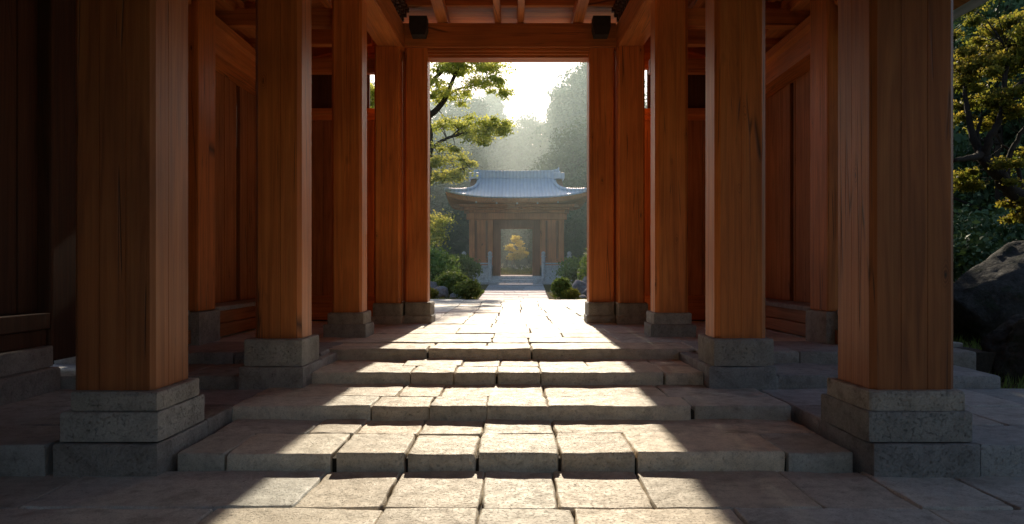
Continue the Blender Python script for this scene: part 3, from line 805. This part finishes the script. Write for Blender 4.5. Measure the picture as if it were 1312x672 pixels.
drawn_tree('maple_tree', (-4.6, 37.5, .5), 'tall yellow green maple reaching in from the left of the doorway opening', 'tree',
    [([(536, 392, 0), (541, 320, .1), (546, 250, 0), (549, 190, -.1), (548, 150, 0), (543, 110, .2), (541, 60, .3), (545, 10, .2)], .30, .10),
     ([(548, 150, 0), (560, 140, .1), (570, 127, .2), (577, 110, .1), (585, 92, 0), (596, 72, -.2), (606, 48, -.3)], .17, .05),
     ([(544, 112, .2), (563, 95, .4), (578, 78, .5), (590, 58, .6)], .12, .05),
     ([(574, 121, .1), (592, 113, .3), (612, 109, .5), (632, 104, .6)], .07, .02),
     ([(549, 196, -.1), (562, 183, -.2), (580, 175, -.3), (602, 170, -.3), (628, 166, -.2), (645, 164, 0)], .10, .02),
     ([(576, 177, -.3), (592, 164, -.5), (612, 157, -.6)], .05, .02),
     ([(570, 127, .2), (560, 108, .4), (562, 85, .4)], .08, .03),
     ([(547, 240, 0), (560, 228, .2), (578, 222, .3), (600, 214, .2)], .08, .02),
     ([(545, 300, 0), (555, 290, .1), (566, 283, .1)], .06, .02),
     ([(545, 180, 0), (525, 150, .2), (500, 130, .3), (478, 120, .2)], .14, .03),
     ([(546, 230, 0), (520, 205, .2), (490, 190, .3)], .12, .03)],
    [(572, 84, 22, 12), (603, 90, 28, 14), (628, 84, 20, 11), (622, 112, 26, 12), (640, 118, 10, 7), (590, 124, 20, 9), (562, 122, 12, 16), (600, 62, 34, 9),
     (600, 168, 28, 9), (630, 163, 22, 12), (615, 180, 22, 8), (575, 192, 18, 8), (643, 170, 9, 7), (585, 156, 22, 8), (560, 165, 12, 7),
     (566, 210, 22, 11), (586, 221, 17, 9), (553, 228, 14, 10), (600, 206, 9, 6), (572, 227, 16, 7),
     (560, 285, 14, 16), (556, 302, 14, 12),
     (525, 100, 35, 18), (500, 130, 35, 18), (480, 118, 25, 14), (480, 160, 25, 16), (515, 190, 35, 20), (515, 250, 30, 20)],
    .13, L_MAPLE, 37.5, 125, 1.2)
drawn_tree('garden_maple', (9.2, 13, .2), 'spreading yellow green garden maple with a dark leaning trunk, right of the porch', 'tree',
    [([(1352, 440, 0), (1342, 370, 0), (1326, 300, -.1), (1306, 258, -.2), (1282, 228, -.3), (1264, 206, -.3), (1254, 194, -.2)], .17, .09),
     ([(1256, 197, -.2), (1246, 172, -.1), (1239, 140, .1), (1236, 110, .2)], .075, .03),
     ([(1258, 199, -.3), (1243, 203, -.5), (1222, 206, -.7)], .07, .03),
     ([(1262, 204, -.3), (1268, 178, -.4), (1281, 152, -.4), (1288, 105, -.3), (1290, 62, -.2)], .075, .03),
     ([(1282, 150, -.4), (1298, 118, -.4), (1318, 96, -.3)], .045, .03),
     ([(1256, 196, -.2), (1252, 170, -.1), (1258, 150, 0)], .05, .02),
     ([(1322, 290, -.1), (1300, 205, .3), (1284, 186, .5)], .05, .02),
     ([(1296, 250, -.2), (1290, 215, -.1), (1303, 180, 0), (1325, 150, .1)], .06, .03)],
    [(1290, 52, 34, 20), (1262, 78, 24, 12), (1305, 24, 26, 14), (1250, 104, 20, 9), (1272, 126, 24, 11), (1305, 122, 22, 14), (1290, 150, 26, 10), (1246, 146, 12, 6),
     (1256, 224, 18, 9), (1262, 236, 12, 5), (1300, 262, 14, 6), (1316, 205, 14, 12), (1252, 8, 14, 8), (1325, 80, 20, 20), (1240, 66, 14, 8), (1310, 250, 10, 5), (1300, 280, 10, 5), (1340, 40, 30, 24), (1240, 34, 10, 8)],
    .062, L_SIDE, 13, 260, .9)
# small golden tree seen through the gate passage
D = 53
t = thing('golden_tree', (*px(662, 346, D)[:2], 1.2), 'small golden yellow tree with a pale trunk seen through the far gate doorway', 'tree')
V, F = [], []
for pts, r0, r1 in (([(660, 352), (659, 343), (657.5, 336), (660, 328), (661, 318)], .2, .05), ([(659, 331), (665, 324), (669, 318)], .07, .03), ([(659, 330), (653, 324), (650, 319)], .07, .03)):
    k = len(pts); P, Q = smooth_path([px(a, b, D) for a, b in pts], [r0 + (r1 - r0) * i / (k - 1) for i in range(k)], 4); tube(V, F, P, Q, 8)
pyobj('trunk', V, F, PALEBARK, t, smooth=True)
blobs = []
for x, y, rx, ry in ((660, 312, 9, 6), (653, 320, 6, 5), (668, 322, 7, 5), (661, 324, 9, 5), (672, 326, 4, 3), (655, 329, 5, 3), (665, 331, 5, 3), (660, 307, 4, 3)):
    for i in range(10):
        c = px(x + rnd.uniform(-1, 1) * rx, y + rnd.uniform(-1, 1) * ry, D); blobs.append(((c[0], c[1] + rnd.uniform(-.6, .6), c[2]), (.24, .24, .12), 34))
leaves('crown', blobs, .13, L_GOLD, t, shell=.3)

# forest trees: a few kinds, each copied over the slopes
def forest_proto(kind, H, Wd, seed):
    q = random.Random(seed)
    o = thing('forest_tree', (0, 0, 0), '', 'tree')
    V, F = [], []
    tube(V, F, [(0, 0, -.6), (q.uniform(-.1, .1), .05, H * .3), (q.uniform(-.2, .2), 0, H * .6), (.1, .1, H * .9)], [H * .022, H * .017, H * .011, H * .004], 8)
    blobs = []
    for i in range(int(64)):
        t = (i + .5) / 64
        z = H * (.16 + .80 * t)
        if kind == 'cone': R_ = Wd * (1.02 - t) ** .75 * .95
        else: R_ = Wd * math.sin(math.pi * (.14 + .82 * t)) ** .6
        an = i * 2.399 + q.uniform(-.5, .5); rr = R_ * (.35 + .6 * q.random() ** .5)
        c = (rr * math.cos(an), rr * math.sin(an), z + q.uniform(-.5, .5))
        b = Wd * q.uniform(.2, .36)
        blobs.append((c, (b * 1.15, b * 1.15, b * .7), 230))
        if i % 3 == 0: tube(V, F, [(0, 0, z - H * .10), (c[0] * .5, c[1] * .5, z - H * .04), (c[0], c[1], z)], [H * .006, H * .004, H * .0015], 6)
    pyobj('trunk', V, F, BARK, o, smooth=True)
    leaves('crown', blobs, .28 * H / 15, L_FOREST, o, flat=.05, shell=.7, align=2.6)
    return o
protos = [forest_proto(*a) for a in (('round', 15, 4.2, 1), ('round', 16, 5.2, 2), ('cone', 18, 3.6, 3), ('round', 12, 4.4, 4), ('cone', 15, 4.4, 5))]
kinds = ['tall round-crowned tree', 'broad spreading round-crowned tree', 'tall narrow pointed tree', 'low bushy round-crowned tree', 'broad pointed tree']
used = [False] * 5
def put_tree(k, x, y, scale, label, group):
    p = protos[k]
    if not used[k]: r = p; used[k] = True
    else:
        r = p.copy(); COL.objects.link(r)
        for ch in list(p.children):
            c = ch.copy(); COL.objects.link(c); c.parent = r
    r.location = (x, y, terrain(x, y) - .1); r.rotation_euler = (0, 0, rnd.uniform(0, 6.28)); r.scale = (scale * rnd.uniform(.92, 1.08),) * 2 + (scale,)
    r['label'] = label.replace('KIND', kinds[k]); r['category'] = 'tree'; r['group'] = group
G1 = 'hazy trees on the slope beyond the far gate'
def at(pxx, top, d, k):
    x = (pxx - 657) / 970 * d; H = (15, 16, 18, 12, 15)[k]
    z = 1.44 + (345 - top) / 970 * d; s = (z - terrain(x, d)) / (H * .99)
    put_tree(k, x, d, s, 'misty KIND on the slope beyond the far gate', G1)
for a in ((610, 128, 72, 2), (632, 118, 86, 2), (590, 140, 70, 4), (574, 120, 76, 1), (668, 152, 84, 0), (690, 158, 86, 3), (714, 130, 80, 2), (742, 96, 77, 2), (755, 104, 72, 4), (770, 84, 72, 0), (722, 112, 76, 2),
          (600, 190, 58, 0), (568, 175, 60, 1), (540, 150, 64, 0), (505, 120, 66, 1), (470, 110, 64, 0), (722, 205, 58, 3), (735, 170, 56, 1), (765, 150, 58, 0), (800, 130, 60, 1),
          (572, 240, 58, 3), (548, 226, 55, 0), (600, 255, 60, 3), (750, 230, 56, 1), (724, 250, 54, 3), (737, 270, 54, 3), (775, 212, 56, 0), (525, 210, 56, 1), (500, 205, 56, 0), (470, 210, 52, 1),
          (650, 268, 70, 3), (678, 262, 70, 3), (663, 232, 92, 1), (700, 220, 84, 0), (630, 235, 70, 1), (655, 180, 92, 1), (625, 165, 90, 0), (700, 180, 92, 1), (680, 190, 95, 2)):
    at(*a)
G2 = 'dark trees behind the garden on the right'
for x, y, k, s in ((13.5, 21, 3, .75), (16, 23, 0, .85), (19.5, 26, 1, .85), (15, 29, 4, .9), (20, 33, 0, 1.0), (25, 30, 1, 1), (12.5, 33, 0, .9), (23, 38, 2, .95), (29, 40, 1, 1.1), (17.5, 19, 3, .7), (21, 21, 0, .9), (17, 41, 1, 1.1), (27, 24, 4, 1.0)):
    put_tree(k, x, y, s, 'shaded dark green KIND behind the garden on the right', G2)

put_tree(2, 5.6, 17.6, .62, 'unseen KIND added behind the right porch wall to shade the aisle', G2)  # out-of-view tree added to keep sun off the right aisle floor
# shrubs
def shrub(name, c, r, n, size, mat, label):
    t = thing(name, c, label, 'shrub', 'shrubs beside the path')
    V, F = [], []
    for i in range(6):
        an = i * 1.05; tube(V, F, [(c[0], c[1], c[2] - .05), (c[0] + r[0] * .4 * math.cos(an), c[1] + r[1] * .4 * math.sin(an), c[2] + r[2] * 1.2)], [.02, .006], 6)
    pyobj('stem', V, F, BARK, t)
    blobs = [((c[0], c[1], c[2] + r[2] * .95), (r[0] * .85, r[1] * .85, r[2] * .85), n // 2)]
    for i in range(16):
        an = rnd.uniform(0, 6.28); e = rnd.uniform(-.2, 1.3)
        p = (c[0] + r[0] * .7 * math.cos(an) * math.cos(e), c[1] + r[1] * .7 * math.sin(an) * math.cos(e), c[2] + r[2] * (.9 + .75 * math.sin(e)))
        blobs.append((p, (r[0] * .33, r[1] * .33, r[2] * .3), n // 32))
    leaves('foliage', blobs, size, mat, t, shell=.75)
shrub('round_shrub', (-1.46, 24.5, .44), (.46, .46, .34), 2600, .085, L_BUSH, 'clipped round green shrub at the left edge of the path')
shrub('round_shrub', (-2.15, 26.6, .44), (.66, .6, .48), 3200, .095, L_BUSH, 'larger loose green shrub behind the clipped one, left of the path')
shrub('round_shrub', (1.62, 25.0, .44), (.36, .36, .37), 2400, .08, L_BUSH, 'clipped dome of green shrub at the right edge of the path')
shrub('round_shrub', (1.86, 24.4, .44), (.30, .28, .19), 1700, .07, L_YBUSH, 'small low yellow green shrub in front of the pale rocks on the right')
shrub('round_shrub', (-2.75, 25.0, .44), (.3, .3, .2), 1500, .07, L_YBUSH, 'small yellow green shrub at the left beside the doorway post')
for i, (x, y, r, h) in enumerate(((-3.3, 31, 1.2, .9), (-2.6, 37, 1.1, .8), (3.1, 36.5, 1.1, .75), (3.7, 30, 1.2, .9), (4.3, 33.5, 1.3, 1.2), (-4.5, 34, 1.5, 1.3))):
    shrub('loose_shrub', (x, y, terrain(x, y)), (r, r, h), 2600, .15, L_BUSH, ['dark loose shrub behind the left rocks', 'low shrub below the left podium of the far gate', 'low shrub below the right podium of the far gate', 'dark loose shrub behind the right pale rocks', 'taller dark shrub further right behind the pale rocks', 'tall dark shrub under the maple'][i])
for i, (x, y, r, h) in enumerate(((9.2, 15.5, 1.2, .9), (11.2, 17.5, 1.6, 1.3), (10.0, 18.5, 1.5, 1.5), (12.2, 16.5, 1.5, 1.2), (8.7, 18.5, 1.2, 1.0))):
    shrub('garden_shrub', (x, y, terrain(x, y)), (r, r, h), 4200, .12, L_FOREST, ['low dark shrub just behind the far boulder in the right garden', 'broad dark shrub under the garden maple', 'tall dark shrub behind the garden maple', 'dark shrub at the far right of the garden', 'small dark shrub near the right porch wall'][i])

# rocks
def rock(name, c, r, seed, mat, label, cat='rock', group=None, sub=5):
    bm = BM(); bmesh.ops.create_icosphere(bm, subdivisions=sub, radius=1)
    o_ = Vector((seed * 3.7, seed * 1.3, 0)); q_ = random.Random(seed)
    planes = [(Vector((q_.gauss(0, 1), q_.gauss(0, 1), q_.gauss(.2, .8))).normalized(), q_.uniform(.62, .92)) for _ in range(16)]
    for v in bm.verts:
        p = v.co.normalized()
        k = 1 + .28 * noise.noise(p * 1.3 + o_) + .14 * noise.noise(p * 3 + o_) + .05 * noise.noise(p * 8 + o_) + .03 * abs(noise.noise(p * 16 + o_))
        p = p * k
        for n_, h_ in planes:
            q = p.dot(n_) - h_
            if q > 0: p = p - n_ * q * .88
        p = p * (1 + .03 * noise.noise(p * 5 + o_) + .018 * noise.noise(p * 13 + o_) + .01 * noise.noise(p * 30 + o_))
        v.co = Vector((p.x * r[0] + c[0], p.y * r[1] + c[1], p.z * r[2] + c[2]))
    o = obj(name, bm, mat, None, (c[0], c[1], c[2] - r[2] * .6), True)
    return tag(o, label, cat, group)
rock('boulder', (6.75, 9.3, .25), (.95, .8, .75), 2, ROCK, 'nearer dark boulder with a sloping top beside the right aisle steps', group='dark boulders in the right garden')
rock('boulder', (7.9, 11.9, .7), (1.5, 1.0, 1.35), 4, ROCK, 'larger rounded dark boulder behind the nearer one, under the garden maple', group='dark boulders in the right garden')
rock('boulder', (9.6, 12.6, .4), (1.2, 1.0, .9), 6, ROCK, 'dark boulder at the far right edge of the garden', group='dark boulders in the right garden')
RG = 'pale rocks beside the path'
for i, (c, r) in enumerate((((-2.5, 25.7, .55), (.45, .35, .32)), ((-2.95, 26.3, .6), (.5, .4, .45)), ((-1.9, 25.6, .45), (.32, .28, .2)), ((2.35, 26.2, .6), (.55, .4, .42)), ((2.75, 25.6, .5), (.5, .35, .4)), ((2.3, 25.1, .42), (.3, .25, .2)), ((2.9, 27.2, .7), (.6, .5, .55)))):
    rock('pale_rock', c, r, 10 + i, PALEROCK, ['pale grey rock just left of the loose shrub', 'taller pale rock at the left end by the doorway post', 'low pale rock between the two left shrubs', 'broad pale rock behind the right clipped shrub', 'pale rock at the right end by the doorway post', 'small low pale rock in front of the broad one on the right', 'rear pale rock standing behind the others on the right'][i], group=RG, sub=4)

# grass and flowers
def blades(name, n, area, h, mat, keep=lambda x, y: True):
    V, F, T = [], [], []
    while len(F) < n:
        x = rnd.uniform(area[0], area[1]); y = rnd.uniform(area[2], area[3])
        if not keep(x, y): continue
        z = terrain(x, y) - .01; a = rnd.uniform(0, 6.28); w = rnd.uniform(.006, .012); hh = h * rnd.uniform(.5, 1.3); b = len(V)
        lx, ly = rnd.uniform(-.5, .5) * hh, rnd.uniform(-.5, .5) * hh
        V += [(x - w * math.cos(a), y - w * math.sin(a), z), (x + w * math.cos(a), y + w * math.sin(a), z), (x + lx, y + ly, z + hh)]
        F.append((b, b + 1, b + 2)); T += [(rnd.random(),) * 3 + (1,)] * 3
    me = bpy.data.meshes.new(name); me.from_pydata(V, [], F); me.update(); set_tint(me, T)
    o = link_mesh(name, me, mat); o['kind'] = 'stuff'; o['label'] = 'sunlit yellow green grass at the edges of paving and path'; o['category'] = 'grass'
    return o
blades('grass', 16000, (-7, 7, 24.05, 30), .10, L_GRASS, lambda x, y: abs(x - .1) > 1.3 and noise.noise((x * .8, y * .8, 4)) > -.25)
o = blades('grass', 5000, (-2.5, 3, 47, 56), .22, L_GRASS); o['label'] = 'sunlit grass beyond the far gate doorway'
o = blades('grass', 5000, (5.5, 10, 7.6, 13), .16, L_BUSH); o['label'] = 'dim grass around the dark boulders on the right'
t = thing('flower_bed', (.3, 51.5, 1.2), 'low bed of white flowers around the foot of the golden tree', 'flowers')
blobs = []
for i in range(26):
    x = rnd.uniform(-1.6, 2.2); y = rnd.uniform(50.5, 53); blobs.append(((x, y, terrain(x, y) + rnd.uniform(.25, .5)), (.12, .12, .08), 12))
leaves('blossom', blobs, .09, L_FLOWER, t)
blobs = [((rnd.uniform(-1.7, 2.3), rnd.uniform(50.5, 53), 1.32), (.25, .25, .2), 60) for i in range(30)]
leaves('foliage', blobs, .12, L_BUSH, t)

# morning haze lying over the garden and the far gate
m = bpy.data.materials.new('morning haze'); m.use_nodes = True; nt = m.node_tree; nt.nodes.clear()
out = nt.nodes.new('ShaderNodeOutputMaterial'); vs = nt.nodes.new('ShaderNodeVolumeScatter')
vs.inputs['Color'].default_value = (.74, .95, .92, 1); vs.inputs['Density'].default_value = .0132; vs.inputs['Anisotropy'].default_value = .55
nt.links.new(vs.outputs[0], out.inputs['Volume'])
bm = BM(); prism(bm, [(46.6, -2), (130, -2), (130, 30), (78, 29.5), (46.6, 12.5)], 'x', -75, 75)
o = obj('haze', bm, m); o['kind'] = 'stuff'; o['label'] = 'pale sunlit morning haze between the trees'; o['category'] = 'haze'

m2 = m.copy(); m2.name = 'thin haze'
for n_ in m2.node_tree.nodes:
    if n_.type == 'VOLUME_SCATTER': n_.inputs['Density'].default_value = .0036
bm = BM(); prism(bm, [(24.5, -2), (46.5, -2), (46.5, 12.4), (24.5, 4.5)], 'x', -60, 60)
o = obj('haze', bm, m2); o['kind'] = 'stuff'; o['label'] = 'thin sunlit haze over the path in front of the far gate'; o['category'] = 'haze'

# ------------------------------------------------------------------ light, sky, camera
EL, AZ = R(28), R(1.0)
w = bpy.data.worlds.new('World'); S.world = w; w.use_nodes = True
nt = w.node_tree; bg = nt.nodes['Background']
sk = nt.nodes.new('ShaderNodeTexSky'); sk.sky_type = 'NISHITA'; sk.sun_disc = False
sk.sun_elevation = EL; sk.sun_rotation = AZ; sk.air_density = 1.0; sk.dust_density = 1.0; sk.ozone_density = 1.0
nt.links.new(sk.outputs[0], bg.inputs['Color']); bg.inputs['Strength'].default_value = .15
L = bpy.data.lights.new('sun', 'SUN'); L.energy = 5.0; L.angle = R(.8); L.color = (1, .86, .66)
so = bpy.data.objects.new('sun', L); COL.objects.link(so)
d = Vector((math.sin(AZ) * math.cos(EL), math.cos(AZ) * math.cos(EL), math.sin(EL)))
so.rotation_euler = d.to_track_quat('Z', 'Y').to_euler(); so.location = d * 60

cam = bpy.data.cameras.new('camera'); co = bpy.data.objects.new('camera', cam); COL.objects.link(co)
co.location = (0, 0, 1.44); co.rotation_euler = (R(90), 0, 0)
cam.sensor_width = 36; cam.lens = 970 / 1312 * 36; cam.shift_y = 9 / 1312; cam.shift_x = -1 / 1312; cam.clip_end = 1000
S.camera = co
S.view_settings.view_transform = 'Standard'; S.view_settings.look = 'None'; S.view_settings.exposure = 0; S.view_settings.gamma = 1
S.render.engine = 'CYCLES'
c = S.cycles
c.use_denoising = True
c.max_bounces = 10; c.diffuse_bounces = 6; c.glossy_bounces = 3; c.transmission_bounces = 3; c.volume_bounces = 2; c.transparent_max_bounces = 8
c.sample_clamp_indirect = 6
c.caustics_reflective = False; c.caustics_refractive = False
